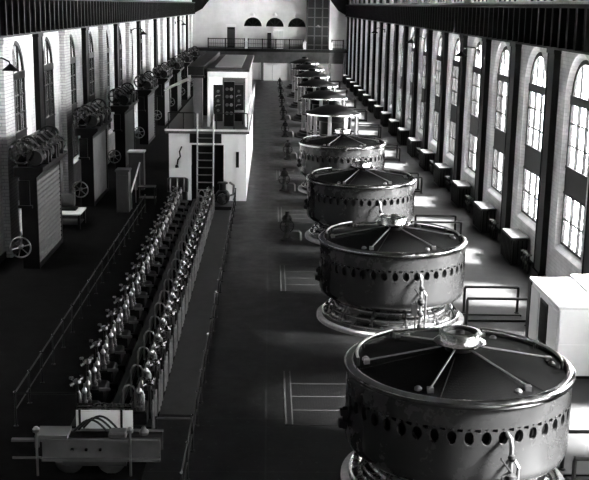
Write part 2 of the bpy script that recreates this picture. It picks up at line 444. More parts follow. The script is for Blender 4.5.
# door under balcony
d1 = struct(MB().box(-.95,1.75,166.6,167.0,0,2.4).build('door_1', 'white', smooth=False))
MB().box(.38,.42,166.55,166.6,0,2.4).build('door_seam', 'grey', d1, smooth=False)
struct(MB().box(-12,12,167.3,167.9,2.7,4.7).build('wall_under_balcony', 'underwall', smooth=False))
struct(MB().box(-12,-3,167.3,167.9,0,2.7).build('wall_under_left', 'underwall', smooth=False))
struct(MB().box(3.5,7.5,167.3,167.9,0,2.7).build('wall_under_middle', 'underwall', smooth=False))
# corner brackets of the roof at the end wall
for sgn, nm in ((-1,'trim_92'),(1,'trim_93')):
    struct(MB().prism([(sgn*12.2,10.0),(sgn*12.2,CEIL),(sgn*8.3,CEIL),(sgn*9.4,12.4),(sgn*10.6,10.9)], FAR-1.6, FAR-1.2, 'y').build(nm, 'steel', smooth=False))

# ------------------------------------------------------------------ generators
GX, GY0, GP = 4.7245, 24.365, 14.157
RG = 2.75
def perforated_shell(n=44):
    mb = MB(); z0, z1 = 2.08, 2.52; zc = 2.30
    m = 16
    prof_top = [(2.80,3.02),(RG,2.98)]
    for i in range(n):
        a = 2*PI*i/n; da = 2*PI/n; ac = a + da/2
        def P(u, z, r=RG): return (r*math.cos(u), r*math.sin(u), z)
        # square border samples
        sq = []; ov = []; inn = []
        hx, hz = da/2, (z1-z0)/2
        for k in range(m):
            t = 2*PI*(k+.5)/m + PI/m
            t = PI/4 + 2*PI*k/m
            c, s_ = math.cos(t), math.sin(t); q = max(abs(c), abs(s_))
            sq.append(P(ac + hx*c/q, zc + hz*s_/q))
            ov.append(P(ac + (.115/RG)*c, zc + .165*s_)); inn.append(P(ac + (.10/RG)*c, zc + .15*s_, RG-.09))
        v = sq + ov + inn
        f = []
        for k in range(m):
            j = (k+1) % m
            f += [(k,j,m+j,m+k), (m+k,m+j,2*m+j,2*m+k)]
        mb.add(v, f)
        # bands above and below
        rows = [(RG,2.52),(RG,3.0)]
        mb.add([P(a,2.52),P(a+da/2,2.52),P(a+da,2.52),P(a+da,3.0),P(a+da/2,3.0),P(a,3.0)], [(0,1,2,3,4,5)])
        low = [(RG,2.08),(RG,2.0),(RG,1.34),(RG,1.27),(RG-.05,1.12),(RG-.22,.98),(RG-.45,.95)]
        for (r0,zz0),(r1,zz1) in zip(low[:-1], low[1:]):
            mb.add([P(a,zz0,r0),P(a+da,zz0,r0),P(a+da,zz1,r1),P(a,zz1,r1)], [(0,1,2,3)])
    return mb
def weld(o, d=.0008):
    bm = bmesh.new(); bm.from_mesh(o.data); bmesh.ops.remove_doubles(bm, verts=bm.verts, dist=d)
    bmesh.ops.recalc_face_normals(bm, faces=bm.faces); bm.to_mesh(o.data); bm.free()
    o.data.polygons.foreach_set('use_smooth', [True]*len(o.data.polygons)); o.data.set_sharp_from_angle(angle=math.radians(35))

def make_generator(loc, label):
    g = empty('generator', loc, label, 'generator', 'solid drum generators')
    MB().lathe([(2.82,0),(2.82,.12),(2.78,.15),(2.62,.16),(2.6,0)], n=72).build('base_curb', 'curb', g)
    b = MB().lathe([(2.60,0),(2.60,.26),(2.56,.30),(2.40,.31),(2.36,.36),(2.36,.50),(2.32,.54),(2.16,.55),(2.12,.60),(2.12,.72),(2.06,.76),(1.9,.77),(1.86,1.0)], n=72)
    b.build('base_ring', 'mach', g)
    e = MB()
    for r_, z in ((2.575,.285),(2.335,.525),(2.085,.745)):
        e.tube([(r_*math.cos(2*PI*k/72), r_*math.sin(2*PI*k/72), z) for k in range(72)], .045, 6, closed=True)
    e.build('polished_edge', 'bright', g)
    for k in range(12):
        a = MB(); t = 2*PI*k/12 + .13; c, s_ = math.cos(t), math.sin(t)
        a.tube([(2.5*c,2.5*s_,.3),(2.42*c,2.42*s_,.55),(2.15*c,2.15*s_,.86)], .035, 6)
        a.cyl((2.5*c,2.5*s_,.28), .07, .12, 8)
        a.build('stay_bolt', 'iron', g)
    sh = perforated_shell().build('drum_shell', 'shell', g); weld(sh)
    MB().lathe([(2.55,1.0),(2.55,3.0)], n=48, cap=False).build('inner_core', 'black', g)
    MB().lathe([(RG+.005,2.98),(RG+.05,3.0),(RG+.07,3.05),(RG+.06,3.12),(RG+.0,3.17),(RG-.08,3.185),(RG-.16,3.16),(RG-.17,3.08)], n=96).build('rim', 'rim', g)
    MB().lathe([(2.62,3.05),(2.62,3.09),(2.3,3.14),(1.2,3.33),(.5,3.46),(0,3.5)], n=72).build('top_grating', 'grate', g)
    for k in range(6):
        t = math.radians(4+60*k); c, s_ = math.cos(t), math.sin(t)
        sp = MB(); r0, r1 = .5, 2.28
        sp.tube([(.34*c,.34*s_,3.58),(r1*c,r1*s_,3.23)], .024, 8)
        sp.box(r1*c-.07, r1*c+.07, r1*s_-.07, r1*s_+.07, 3.1, 3.25)
        sp = sp.build('spoke', 'pipe', g)
        kn = MB(); t2 = t - .13
        kn.lathe([(.09,0),(.09,.08),(.05,.12),(0,.13)], (2.28*math.cos(t2), 2.28*math.sin(t2), 3.1), 10)
        kn.build('terminal_knob', 'pipe', sp)
        jn = MB(); t3 = t + .12
        jn.tube([(.6*math.cos(t3),.6*math.sin(t3),3.455),(2.5*math.cos(t3),2.5*math.sin(t3),3.125)], .012, 6)
        jn.build('grating_joint', 'black', g)
    MB().lathe([(.34,3.42),(.34,3.7)], n=32, cap=False).build('hub_neck', 'black', g)
    MB().lathe([(.3,3.66),(.62,3.66),(.64,3.69),(.60,3.72),(.46,3.73)], n=40, cap=False).build('hub_flange', 'bright', g)
    MB().lathe([(.46,3.70),(.46,3.84),(.51,3.86),(.51,3.94),(.47,3.96),(.41,3.96),(.40,3.8),(0,3.79)], n=40, cap=False).build('hub', 'bright', g)
    MB().lathe([(.40,3.82),(.3,3.88),(.12,3.90),(.1,3.97),(0,3.97)], n=24, cap=False).build('hub_cap', 'iron', g)
    for a0, a1 in ((-8, 66), (124, 185)):
        pts = [(2.5*math.cos(math.radians(a0+(a1-a0)*k/20)), 2.5*math.sin(math.radians(a0+(a1-a0)*k/20)), 3.30) for k in range(21)]
        MB().tube(pts, .034, 8).build('guard_rail', 'pipe', g)
        for dg in (a0, (a0+a1)/2, a1):
            t = math.radians(dg); MB().tube([(2.5*math.cos(t),2.5*math.sin(t),3.08),(2.5*math.cos(t),2.5*math.sin(t),3.31)], .034, 8).build('rail_post', 'iron', g)
    # pipe stack on the aisle side
    t = math.radians(-76); R0 = RG+.16
    def Q(dt, r, z): return (r*math.cos(t+dt), r*math.sin(t+dt), z)
    p = MB()
    p.tube([Q(0,R0+.1,0),Q(0,R0+.1,2.2),Q(0,R0+.02,2.35),Q(0,RG,2.4)], .055, 8)
    p.tube([Q(.06,R0+.12,0),Q(.06,R0+.12,1.7),Q(.05,R0,1.8),Q(.05,RG-.02,1.8)], .04, 8)
    p.tube([Q(-.06,R0+.1,.3),Q(-.06,R0+.1,1.5),Q(0,R0+.1,1.6)], .035, 8)
    p = p.build('oil_pipe', 'pipe', g)
    for z, s_ in ((.55,.14),(1.0,.11),(1.45,.15),(1.95,.1)):
        MB().lathe([(0,-s_),(s_*.8,-s_*.6),(s_,0),(s_*.8,s_*.6),(0,s_)], Q(.0,R0+.14,z), 10).build('valve', 'iron', p)
    c = Q(-.08,R0+.1,1.15); MB().box(c[0]-.1,c[0]+.1,c[1]-.08,c[1]+.08,1.0,1.4).build('gauge_box', 'iron', p, smooth=False)
    MB().tube([Q(0,R0+.14,1.6),Q(-.1,R0+.25,2.0)], .025, 6).build('lever', 'iron', p)
    tb = MB().box(-2.95,-2.72,-.12,.12,1.55,1.72).box(-2.92,-2.72,-.1,.1,1.86,2.0).box(-2.86,-2.72,-.06,.06,1.5,2.05).build('terminal_box', 'iron', g, smooth=False)
    tb.rotation_euler = (0,0,.1)
    gs = MB()
    for dg in (36,):
        tt = math.radians(dg); gs.tube([(2.78*math.cos(tt),2.78*math.sin(tt),2.9),(2.95*math.cos(tt),2.95*math.sin(tt),2.8),(2.95*math.cos(tt),2.95*math.sin(tt),1.4)], .05, 8)
    gs.build('drain_pipe', 'iron', g)
    return g
glab = ['nearest drum generator, its base cut by the bottom of the view',
        'second drum generator, its whole stepped base and pale curb showing',
        'third drum generator, standing between the second and fourth drums',
        'fourth drum generator, last solid drum before the open frame machines']
G0 = make_generator((GX, GY0, 0), glab[0])
for i in range(1, 4): copy_tree(G0, (GX, GY0+GP*i, 0), glab[i])

def make_open_generator(loc, label):
    g = empty('open_frame_generator', loc, label, 'generator', 'open frame generators with conical tops')
    R = 1.95
    MB().lathe([(2.7,0),(2.7,.12),(2.5,.14),(2.4,.4),(2.2,.42),(2.2,.62),(0,.62)], n=48).build('base_ring', 'iron', g)
    MB().lathe([(1.25,.6),(1.25,1.0),(1.0,1.1),(1.0,2.9),(1.2,3.0),(1.2,3.5)], n=32).build('rotor_core', 'black', g)
    for k in range(10):
        t = 2*PI*(k+.2)/10; c, s_ = math.cos(t), math.sin(t)
        o = MB().box(-.13,.13,-.07,.07,.6,3.55).box(-.2,.2,-.09,.09,.6,.75).build('post', 'post_grey', g, smooth=False)
        o.location = (R*c, R*s_, 0); o.rotation_euler = (0,0,t+PI/2)
    MB().lathe([(R-.12,2.0),(R+.06,2.0),(R+.06,2.1),(R-.12,2.1),(R-.12,2.0)], n=40, cap=False).build('middle_band', 'iron', g)
    MB().lathe([(R-.2,3.5),(R+.13,3.5),(R+.16,3.56),(R+.1,3.64),(1.1,4.02),(.5,4.22),(.42,4.22)], n=48).build('conical_top', 'cone', g)
    MB().lathe([(.4,4.2),(.4,4.45),(.3,4.52),(0,4.52)], n=20).build('hub', 'black', g)
    MB().lathe([(R+.14,3.48),(R+.19,3.48),(R+.19,3.58),(R+.14,3.58)], n=48, cap=False).build('rim', 'bright', g)
    return g
ol = ['first open frame generator, right behind the last solid drum','second open frame generator behind the solid drums','third open frame generator behind the solid drums',
      'fourth open frame generator behind the solid drums','fifth open frame generator, second from the end balcony','sixth open frame generator, closest to the end balcony']
B0 = make_open_generator((GX+.22, GY0+GP*4, 0), ol[0])
for i in range(1, 6): copy_tree(B0, (GX+.22, GY0+GP*(4+i), 0), ol[i])

# governor stands on the aisle side of every machine except the nearest
def make_governor(loc, label):
    g = empty('governor_stand', loc, label, 'governor', 'governor stands along the aisle')
    MB().lathe([(.34,0),(.34,.08),(.2,.14),(.14,.3),(.12,.9),(.2,.95)], n=20).build('pedestal', 'iron', g)
    MB().lathe([(.0,.9),(.24,.95),(.26,1.15),(.18,1.3),(.1,1.34),(.1,1.5),(0,1.5)], n=20).build('head', 'iron', g)
    w = MB().tube([(.34*math.cos(2*PI*k/24), -.3, .8+.34*math.sin(2*PI*k/24)) for k in range(24)], .028, 6, closed=True)
    for k in range(3):
        t = PI*k/3; w.tube([(.34*math.cos(t),-.3,.8+.34*math.sin(t)),(-.34*math.cos(t),-.3,.8-.34*math.sin(t))], .02, 6)
    w.cyl((0,-.32,.8), .06, .3, 8, 'y')
    w.build('handwheel', 'iron', g)
    MB().tube([(.1,0,.5),(.6,0,.5),(.7,0,.4),(.72,0,0)], .05, 8).build('oil_pipe', 'pipe', g)
    return g
gv = make_governor((.95, GY0+GP-0.9+14.157, 0), 'governor stand with handwheel on the aisle side of the third drum')
for i in range(3, 10):
    nm = 'beside the fourth drum' if i == 3 else 'beside the %s open frame generator' % ORD[i-4]
    copy_tree(gv, (1.0 if i == 3 else 1.45, GY0+GP*i-.6, 0), 'governor stand with handwheel on the aisle, ' + nm)

# service pit covers and U-shaped railings to the right of the machines
def u_rail(name, loc, L, label, group=None, h=1.05, mat_='iron'):
    g = empty(name, loc, label, 'railing', group)
    MB().tube([(0,0,h-.06),(0,0,h),(L-.06,0,h),(L,0,h-.02),(L,0,h-.08)], .055, 8).build('top_rail', mat_, g)
    for x in (0, L): MB().tube([(x,0,0),(x,0,h-.04)], .055, 8).lathe([(.1,0),(.1,.04),(.05,.06)], (x,0,0), 10).build('post', mat_, g)
    return g
gn = ['nearest drum','second drum','third drum','fourth drum'] + ['%s open frame machine' % ORD[i] for i in range(6)]
pit0 = u0 = u1 = None
for i in range(0, 10):
    y = GY0 + GP*i
    if i == 0:
        pit0 = tag(MB().box(0,2.2,-.3,.35,0,.05).box(-.06,2.26,-.36,-.3,0,.09).box(-.06,2.26,.35,.41,0,.09).build('pit_cover', 'black', smooth=False), 'dark pit cover in the floor right of the nearest drum', 'pit cover', 'pit covers beside the generators')
        pit0.location = (7.66, y-.2, 0)
        u0 = u_rail('guard_railing', (7.5, y-1.0, 0), 2.3, 'front guard rail of the pit beside the nearest drum', 'pit guard rails')
        u1 = u_rail('guard_railing', (7.7, y+.65, 0), 2.1, 'rear guard rail of the pit beside the nearest drum', 'pit guard rails')
    else:
        o = pit0.copy(); COL.objects.link(o); o.location = (7.55 + (.3 if i > 3 else .05), y-.2, 0); o['label'] = 'dark pit cover in the floor right of the ' + gn[i]
        copy_tree(u0, (7.5 + (.3 if i > 3 else 0), y-1.0, 0), 'front guard rail of the pit beside the ' + gn[i])
        copy_tree(u1, (7.7 + (.3 if i > 3 else 0), y+.65, 0), 'rear guard rail of the pit beside the ' + gn[i])
# low platform step by second drum
# floor hatches
for i in range(4):
    y = GY0 + GP*i
    h = MB().box(.55, 2.75, y+3.45, y+7.9, 0, .02)
    h = h.build('floor_hatch', 'hatch', smooth=False)
    tag(h, 'rectangular chequered floor hatch on the aisle just behind the ' + gn[i], 'hatch', 'floor hatches along the aisle')
    s = MB()
    for q in range(1, 4): s.box(.75, 2.75, y+3.45+1.1*q-.02, y+3.45+1.1*q+.02, .02, .028)
    s.box(.55,.6,y+3.45,y+7.9,.02,.03); s.box(.74,.78,y+3.45,y+7.9,.02,.03)
    s.build('edge_strip', 'strip_light', h, smooth=False)

# ------------------------------------------------------------------ radiators along the right wall
def make_heater(loc, label):
    g = empty('radiator_casing', loc, label, 'radiator', 'radiator casings under the right windows')
    MB().bbox(-.38,.38,-1.0,1.0,0,1.25,.02).build('casing', 'darkgrey', g, smooth=False)
    MB().bbox(-.42,.42,-1.05,1.05,1.25,1.34,.02).build('top', 'darkgrey', g, smooth=False)
    s = MB()
    for k in range(8):
        y = -.94 + .268*k; s.box(-.43,-.38,y-.03,y+.03,.1,1.2)
    for k in range(4):
        x = -.3+.2*k; s.box(x-.03,x+.03,-1.05,-1.0,.1,1.2)
    s.build('rib', 'iron', g, smooth=False)
    return g
h0 = None
for i, c in enumerate(RC):
    if c < 45: continue
    k = len([x for x in RC if 45 <= x <= c]) - 1
    lb = 'dark ribbed radiator casing by the right wall, %s counted from the white cabinets' % ORD[k]
    if h0 is None: h0 = make_heater((11.68, c-.3, 0), lb)
    else: copy_tree(h0, (11.68, c-.3, 0), lb)
# valve sets between the casings
def make_valves(loc, label):
    g = empty('valve_set', loc, label, 'valves', 'valve sets by the right wall')
    MB().tube([(0,-.5,.5),(0,.6,.5)], .07, 8).build('pipe', 'iron', g)
    for y in (-.4,.05,.5):
        v = MB().tube([(0,y,0),(0,y,.8)], .05, 8).lathe([(.0,.42),(.12,.44),(.12,.56),(0,.6)], (0,y,0), 10).build('valve_stem', 'iron', g)
        MB().tube([(.13*math.cos(2*PI*k/14), y+.13*math.sin(2*PI*k/14), .85) for k in range(14)], .02, 6, closed=True).build('handwheel', 'pipe', v)
    return g
v0 = None
for k in range(6):
    y = RC[7] - 2.4 + BAY*k
    lb = 'dark valve set at the foot of the right wall, just before the %s radiator casing' % ORD[k]
    if v0 is None: v0 = make_valves((11.75, y, 0), lb)
    else: copy_tree(v0, (11.75, y, 0), lb)

# white cabinets at the right
def make_cab(loc, w, l, h, label):
    g = empty('white_cabinet', loc, label, 'cabinet', 'white cabinets by the right wall')
    MB().bbox(0,w,0,l,.12,h,.03).build('body', 'white', g, smooth=False)
    MB().box(.04,w-.04,.04,l-.04,0,.12).build('plinth', 'iron', g, smooth=False)
    MB().bbox(-.06,w+.03,-.06,l+.06,h,h+.08,.02).build('lid', 'offwhite', g, smooth=False)
    MB().box(.06,w-.06,-.02,0,.2,h*.5).build('front_panel', 'white', g, smooth=False)
    MB().box(.06,w-.06,-.02,0,h*.53,h-.06).build('front_panel', 'white', g, smooth=False)
    return g
c1 = make_cab((9.32,31.75,0), 1.35, 3.75, 2.35, 'white cabinet with a dark side grille, beside the nearest drum')
MB().box(-.03,0,.12,1.2,.3,2.2).build('side_panel', 'white', c1, smooth=False)
gr = MB()
for k in range(8): gr.box(-.05,-.01,1.45+.1*k,1.5+.1*k,.7,2.0)
gr.box(-.03,0,1.35,2.3,.6,2.1)
gr.build('side_grille', 'black', c1, smooth=False)
MB().box(-.03,0,2.5,3.6,.3,2.2).build('side_panel', 'offwhite', c1, smooth=False)
MB().box(-.06,.0,3.55,3.85,0,2.35).build('corner_post', 'wood', c1, smooth=False)
make_cab((10.8,31.75,0), 1.1, 3.9, 2.42, 'white cabinet standing between the grilled cabinet and the right wall')

# ------------------------------------------------------------------ wall brackets with lamps near the girder
def make_bracket(loc, rz, label):
    g = empty('wall_lamp', loc, label, 'lamp', 'gooseneck lamps under the crane girders', rz)
    MB().tube([(0,0,0),(.3,0,.22),(.7,0,.25),(1.0,0,.1),(1.05,0,-.05)], .035, 8).build('arm', 'iron', g)
    MB().box(-.02,.05,-.12,.12,-.2,.15).build('wall_plate', 'iron', g, smooth=False)
    MB().lathe([(.05,.12),(.12,.05),(.34,-.12),(.36,-.16),(.32,-.14),(.1,.0)], (1.05,0,-.12), 18, cap=False).build('lamp_shade', 'iron', g)
    MB().lathe([(0,-.1),(.09,-.05),(.11,.03),(.05,.1),(0,.12)], (1.05,0,-.22), 12).build('bulb', 'white', g)
    return g
k0 = make_bracket((-XW,45.7,9.0), 0, 'gooseneck lamp on the left wall before its first brick pier')
copy_tree(k0, (-XW+.36,90.8,9.3), 'gooseneck lamp on the fourth brick pier of the left wall')
copy_tree(k0, (-XW+.36,133.3,9.3), 'gooseneck lamp on a brick pier of the left wall near its far end')
for y, t in ((51.79+BAY,'after the third window'),(51.79+BAY*4,'seven windows down the hall'),(51.79+BAY*8,'towards the far end')):
    o = copy_tree(k0, (XW-.5,y,9.3), 'gooseneck lamp on a dark column of the right wall, ' + t); o.rotation_euler = (0,0,PI)

# ------------------------------------------------------------------ left side: slatted machines with gear on top
def make_gate(loc, label, face='slat_grey', slats=True):
    g = empty('gate_machine', loc, label, 'machine', 'tall machines along the left wall')
    L = 5.3; D = .62
    MB().box(-D,0,0,L,0,4.15).build('body', 'black', g, smooth=False)
    fr = MB().box(0,.1,0,.12,0,4.15).box(0,.1,L-.16,L,0,4.15).box(0,.1,0,L,3.95,4.15).box(0,.1,0,L,0,.2)
    fr.build('face_frame', 'black', g, smooth=False)
    s = MB()
    if slats:
        n = 17
        for k in range(n):
            z = .22 + k*(3.72/n); s.prism([(.02,z),(.07,z+.02),(.07,z+.17),(.02,z+.2)], .12, L-.16, 'y')
        s.build('slatted_front', face, g, smooth=False)
    else:
        s.box(.0,.05,.12,L-.16,.2,3.95).build('front_sheet', face, g, smooth=False)
    MB().prism([(-D-.25,4.15),(.15,4.15),(.42,4.42),(.42,4.58),(-D-.25,4.58)], -.15, L+.15, 'y').build('cornice', 'black', g, smooth=False)
    MB().lathe([(0,-.1),(.34,-.1),(.34,L+.1),(0,L+.1)], (.05,0,4.98), 24, 'y').build('winding_drum', 'iron', g)
    for y in (.3,.42,2.0,2.12,3.6,3.72,4.9):
        MB().lathe([(.33,0),(.40,.02),(.40,.07),(.33,.09)], (.05,y,4.98), 20, 'y', cap=False).build('collar', 'mach', g)
    for y in (.9,1.5,2.7,3.2,4.3): MB().box(-.1,.45,y,y+.16,4.58,5.2).cyl((.2,y+.08,5.2), .07, .3, 8).build('bearing_block', 'iron', g)
    MB().box(-D-.1,-.3,.1,L-.1,4.58,5.1).build('gear_case', 'black', g, smooth=False)
    for y, rr, x, z, mm in ((-.1,.55,-.5,5.25,'mach'),(L-.3,.5,-.35,5.35,'iron'),(1.2,.4,-.5,5.4,'iron')):
        w = MB().lathe([(rr-.1,0),(rr,0),(rr,.14),(rr-.1,.14),(rr-.1,0)], (x,y,z), 28, 'y', cap=False)
        for q in range(6):
            t = PI*q/3; w.tube([(x,y+.07,z),(x+(rr-.08)*math.cos(t),y+.07,z+(rr-.08)*math.sin(t))], .04, 6)
        w.cyl((x,y-.03,z), .12, .2, 12, 'y')
        w.build('gear_wheel', mm, g)
    for j, y in enumerate((.45,1.0,1.7,2.3,2.9,3.4,4.0,4.5)):
        c = MB().lathe([(0,0),(.2,.02),(.24,.2),(.16,.36),(.08,.42),(.1,.5),(0,.55)], (-.55+.12*math.sin(7*y),y,5.08), 12)
        c.tube([(-.55,y,5.5),(-.3,y+.1,5.65),(.02,y+.15,5.35)], .04, 6)
        c.build('bearing_cap', 'pipe' if j % 2 else 'iron', g)
    MB().tube([(-.9,-.1,5.5),(-.9,L+.1,5.5)], .07, 8).build('line_shaft', 'pipe', g)
    hw = MB().tube([(-.65+.45*math.cos(2*PI*k/28), -.3, 1.05+.45*math.sin(2*PI*k/28)) for k in range(28)], .035, 8, closed=True)
    for q in range(3):
        t = PI*q/3+.3; hw.tube([(-.65-.45*math.cos(t),-.3,1.05-.45*math.sin(t)),(-.65+.45*math.cos(t),-.3,1.05+.45*math.sin(t))], .025, 6)
    hw.cyl((-.65,-.35,1.05), .09, .36, 10, 'y')
    hw.build('handwheel', 'pipe', g)
    MB().box(-D-.05,-.2,-.12,0,2.9,4.0).box(-D-.1,-.1,-.2,0,2.78,2.9).build('side_box', 'black', g, smooth=False)
    return g
g0 = make_gate((-10.25,45.4,0), 'first tall machine on the left wall, with dark slatted front and handwheel')
g1 = make_gate((-10.25,60.2,0), 'second tall machine on the left wall, with a smooth grey front sheet', 'sheet_grey', False)
for k in range(2, 8):
    copy_tree(g0 if k % 2 else g1, (-10.25, 45.4+14.16*k, 0), '%s tall machine along the left wall, counted from the near end' % ORD[k])

# bench, pedestals, frame on the left floor
wb = empty('work_bench', (-10.6,54.6,0), 'low work bench with a pale top between the first two tall machines', 'bench')
MB().bbox(-.8,.8,-.9,.9,.78,.86,.01).build('bench_top', 'offwhite', wb, smooth=False)
for x in (-.7,.7):
    for y in (-.8,.8): MB().box(x-.06,x+.06,y-.06,y+.06,0,.78).build('leg', 'wood', wb, smooth=False)
MB().box(-.7,.7,-.8,.8,.2,.25).build('shelf', 'wood', wb, smooth=False)
mo = empty('bench_motor', (-10.7,54.9,.86), 'dark motor standing on the work bench', 'motor')
MB().box(-.5,.5,-.4,.4,0,.1).build('base_plate', 'iron', mo, smooth=False)
MB().lathe([(0,-.4),(.3,-.4),(.36,-.3),(.36,.3),(.3,.4),(0,.4)], (0,0,.48), 20, 'x').build('casing', 'darkgrey', mo)
MB().lathe([(0,-.7),(.06,-.7),(.06,-.4)], (0,0,.48), 10, 'x').lathe([(.06,-.68),(.22,-.66),(.22,-.54),(.06,-.52)], (0,0,.48), 16, 'x').build('pulley', 'bright', mo)

def pedestal(loc, w, d, h, label, m_='grey', mt='offwhite'):
    g = empty('pedestal_cabinet', loc, label, 'cabinet')
    MB().bbox(-w/2,w/2,-d/2,d/2,0,h,.02).build('body', m_, g, smooth=False)
    MB().bbox(-w/2-.06,w/2+.06,-d/2-.06,d/2+.06,h,h+.1,.02).build('top', mt, g, smooth=False)
    MB().box(-w/2+.1,w/2-.1,-d/2-.02,-d/2,.2,h-.2).build('door', m_, g, smooth=False)
    return g
pedestal((-8.25,58.9,0), .7, .9, 2.35, 'narrow grey cabinet standing out from the second tall machine', 'darkgrey', 'darkgrey')
pedestal((-8.4,66.2,0), .95, .8, 2.4, 'grey cabinet with a pale top standing behind the narrow grey cabinet', 'grey', 'offwhite')
st = empty('stair_handrail', (-7.9,62.0,0), 'sloping pale handrail beside the grey cabinet with the pale top', 'handrail')
MB().tube([(0,-2.6,1.0),(0,1.6,2.1)], .05, 8).build('rail', 'offwhite', st)
for y, z in ((-2.5,1.0),(-.5,1.5),(1.5,2.05)): MB().tube([(0,y,0),(0,y,z)], .035, 8).build('post', 'pipe', st)
tf = empty('tool_stand', (-7.2,61.3,0), 'low dark open stand on the left floor beside the sloping handrail', 'stand')
MB().box(-.5,.5,-.4,.4,1.0,1.06).build('shelf', 'iron', tf, smooth=False); MB().box(-.5,.5,-.4,.4,.35,.39).build('shelf', 'iron', tf, smooth=False)
for x in (-.46,.46):
    for y in (-.36,.36): MB().box(x-.03,x+.03,y-.03,y+.03,0,1.0).build('leg', 'iron', tf, smooth=False)

# ------------------------------------------------------------------ double row of oil switches
def make_switch(side, loc, label, grp):
    g = empty('oil_switch', loc, label, 'switch', grp)
    rnd = random.Random(5 + side)
    MB().bbox(-.42,.42,-.62,.62,0,.30,.02).build('base', 'black', g, smooth=False)
    MB().bbox(-.26,.26,-.48,.48,.30,.66,.05).build('oil_tank', 'black', g, smooth=False)
    for dy in (-.3,.24):
        dx = .05*side
        i_ = MB().lathe([(.1,0),(.1,.08),(.07,.12),(.1,.16),(.07,.2),(.09,.24),(.055,.3),(.05,.5)], (dx,dy,.66), 10).build('insulator', 'ins', g)
        MB().lathe([(0,.48),(.06,.5),(.08,.56),(.06,.62),(.025,.66),(.025,.76),(0,.76)], (dx,dy,.66), 10).build('terminal', 'terminal', i_)
    hx = -.3*1 if side < 0 else .3
    # contact head: a cluster of clamps and bolts on a post
    MB().tube([(hx,0,.3),(hx,0,1.32)], .04, 8).build('contact_post', 'iron', g)
    h = MB()
    h.lathe([(0,-.1),(.1,-.07),(.12,.02),(.07,.09),(0,.1)], (hx,0,1.36), 10)
    h.tube([(hx-.18,-.12,1.3),(hx+.14,.12,1.44)], .045, 8)
    h.tube([(hx+.1,-.16,1.42),(hx-.1,.16,1.28)], .04, 8)
    h.tube([(hx-.14,.02,1.2),(hx-.16,.0,1.5)], .03, 8)
    h.lathe([(0,0),(.06,.01),(.06,.06),(0,.08)], (hx-.15,-.05,1.46), 8)
    h.lathe([(0,0),(.05,.01),(.05,.07),(0,.08)], (hx+.1,.05,1.45), 8)
    h.build('contact_head', 'mach', g)
    for k, (ax, ay) in enumerate(((.13,-.3),(.22,-.05))):
        x = hx + (ax if side < 0 else -ax)
        MB().tube([(x,ay,.3),(x,ay,1.12),(x-.05,ay+.02,1.2)], .032, 8).build('conduit', 'pipe', g)
    if side > 0:
        MB().tube([(-.42,-.1,.35),(-.42,-.1,1.15),(-.36,-.1,1.28),(-.25,-.1,1.33),(-.14,-.1,1.28),(-.08,-.1,1.15),(-.08,-.1,.6)], .03, 8).build('hoop', 'pipe', g)
        for y in (-.5,-.1,.3):
            MB().box(.42,.455,y,y+.14,.04,1.0).build('side_rib', 'rib_grey', g, smooth=False)
    else:
        MB().box(.1,.42,-.5,-.44,.66,.74).build('link_bar', 'pipe', g, smooth=False)
    return g
NSW = 20; SP = 1.64
sl = sr = None
for k in range(NSW):
    y = 27.55 + SP*k
    lb = '%s oil switch of the %s row, counted from the transfer truck'
    if k == 0:
        sl = make_switch(-1, (-4.95,y,0), lb % (ORD[k],'left'), 'oil switches of the left row')
        sr = make_switch(1, (-3.55,y,0), lb % (ORD[k],'right'), 'oil switches of the right row')
        for ch in sr.children: pass
    else:
        copy_tree(sl, (-4.95,y,0), lb % (ORD[k],'left')); copy_tree(sr, (-3.55,y,0), lb % (ORD[k],'right'))
tag(MB().box(-4.32,-4.22,26.9,60,.02,.12).box(-4.30,-4.24,26.9,60,.12,.5).box(-4.36,-4.18,26.9,60,.5,.56).build('busbar_duct', 'black', smooth=False), 'dark bus duct running between the two switch rows', 'duct')

# white screen at the near end of the rows, roller above
ws = empty('white_screen', (-4.36,26.55,0), 'white panel closing the near end of the switch rows', 'panel')
MB().box(-.76,.76,0,.05,.08,.92).build('sheet', 'white', ws, smooth=False)
for x in (-.66,.46): MB().box(x-.03,x+.03,-.03,0,0,.95).build('upright', 'iron', ws, smooth=False)
MB().lathe([(0,-.72),(.075,-.72),(.075,-.05),(.09,-.04),(.09,.04),(.075,.05),(.075,.72),(0,.72)], (0,.05,1.03), 14, 'x').build('roller', 'mach', ws)

# transfer truck
tr = empty('transfer_truck', (-4.5,24.75,0), 'low channel-sided transfer truck standing before the white panel', 'truck')
MB().box(-1.1,1.85,-.22,-.16,.42,1.0).box(-1.1,1.85,-.34,-.16,.94,1.0).box(-1.1,1.85,-.34,-.16,.42,.48).build('front_channel', 'grey', tr, smooth=False)
MB().box(-1.1,1.85,.40,.46,.42,.9).box(-1.1,1.85,.40,.58,.86,.92).build('rear_channel', 'darkgrey', tr, smooth=False)
MB().box(-1.0,1.75,-.16,.4,.5,.56).build('deck', 'iron', tr, smooth=False)
MB().box(-.6,1.0,-.25,-.1,.26,.40).build('equaliser_beam', 'darkgrey', tr, smooth=False)
MB().box(-1.85,-1.1,-.28,-.16,.92,.98).box(-1.85,-1.1,-.24,-.2,.44,.49).build('coupling_arm', 'grey', tr, smooth=False)
MB().box(-1.25,-.45,-.3,.3,1.0,1.1).box(-1.25,-1.15,-.36,-.26,.8,1.1).build('tool_tray', 'grey', tr, smooth=False)
for x in (-.45,.6):
    MB().lathe([(0,0),(.3,0),(.36,.02),(.36,.06),(.3,.08),(.3,.16),(0,.16)], (x,-.15,.36), 24, 'y').build('wheel', 'pipe', tr)
for x in (-.45,.6):
    MB().lathe([(0,0),(.3,0),(.36,.02),(.36,.06),(.3,.08),(.3,.16),(0,.16)], (x,.3,.36), 24, 'y').build('wheel', 'mach', tr)
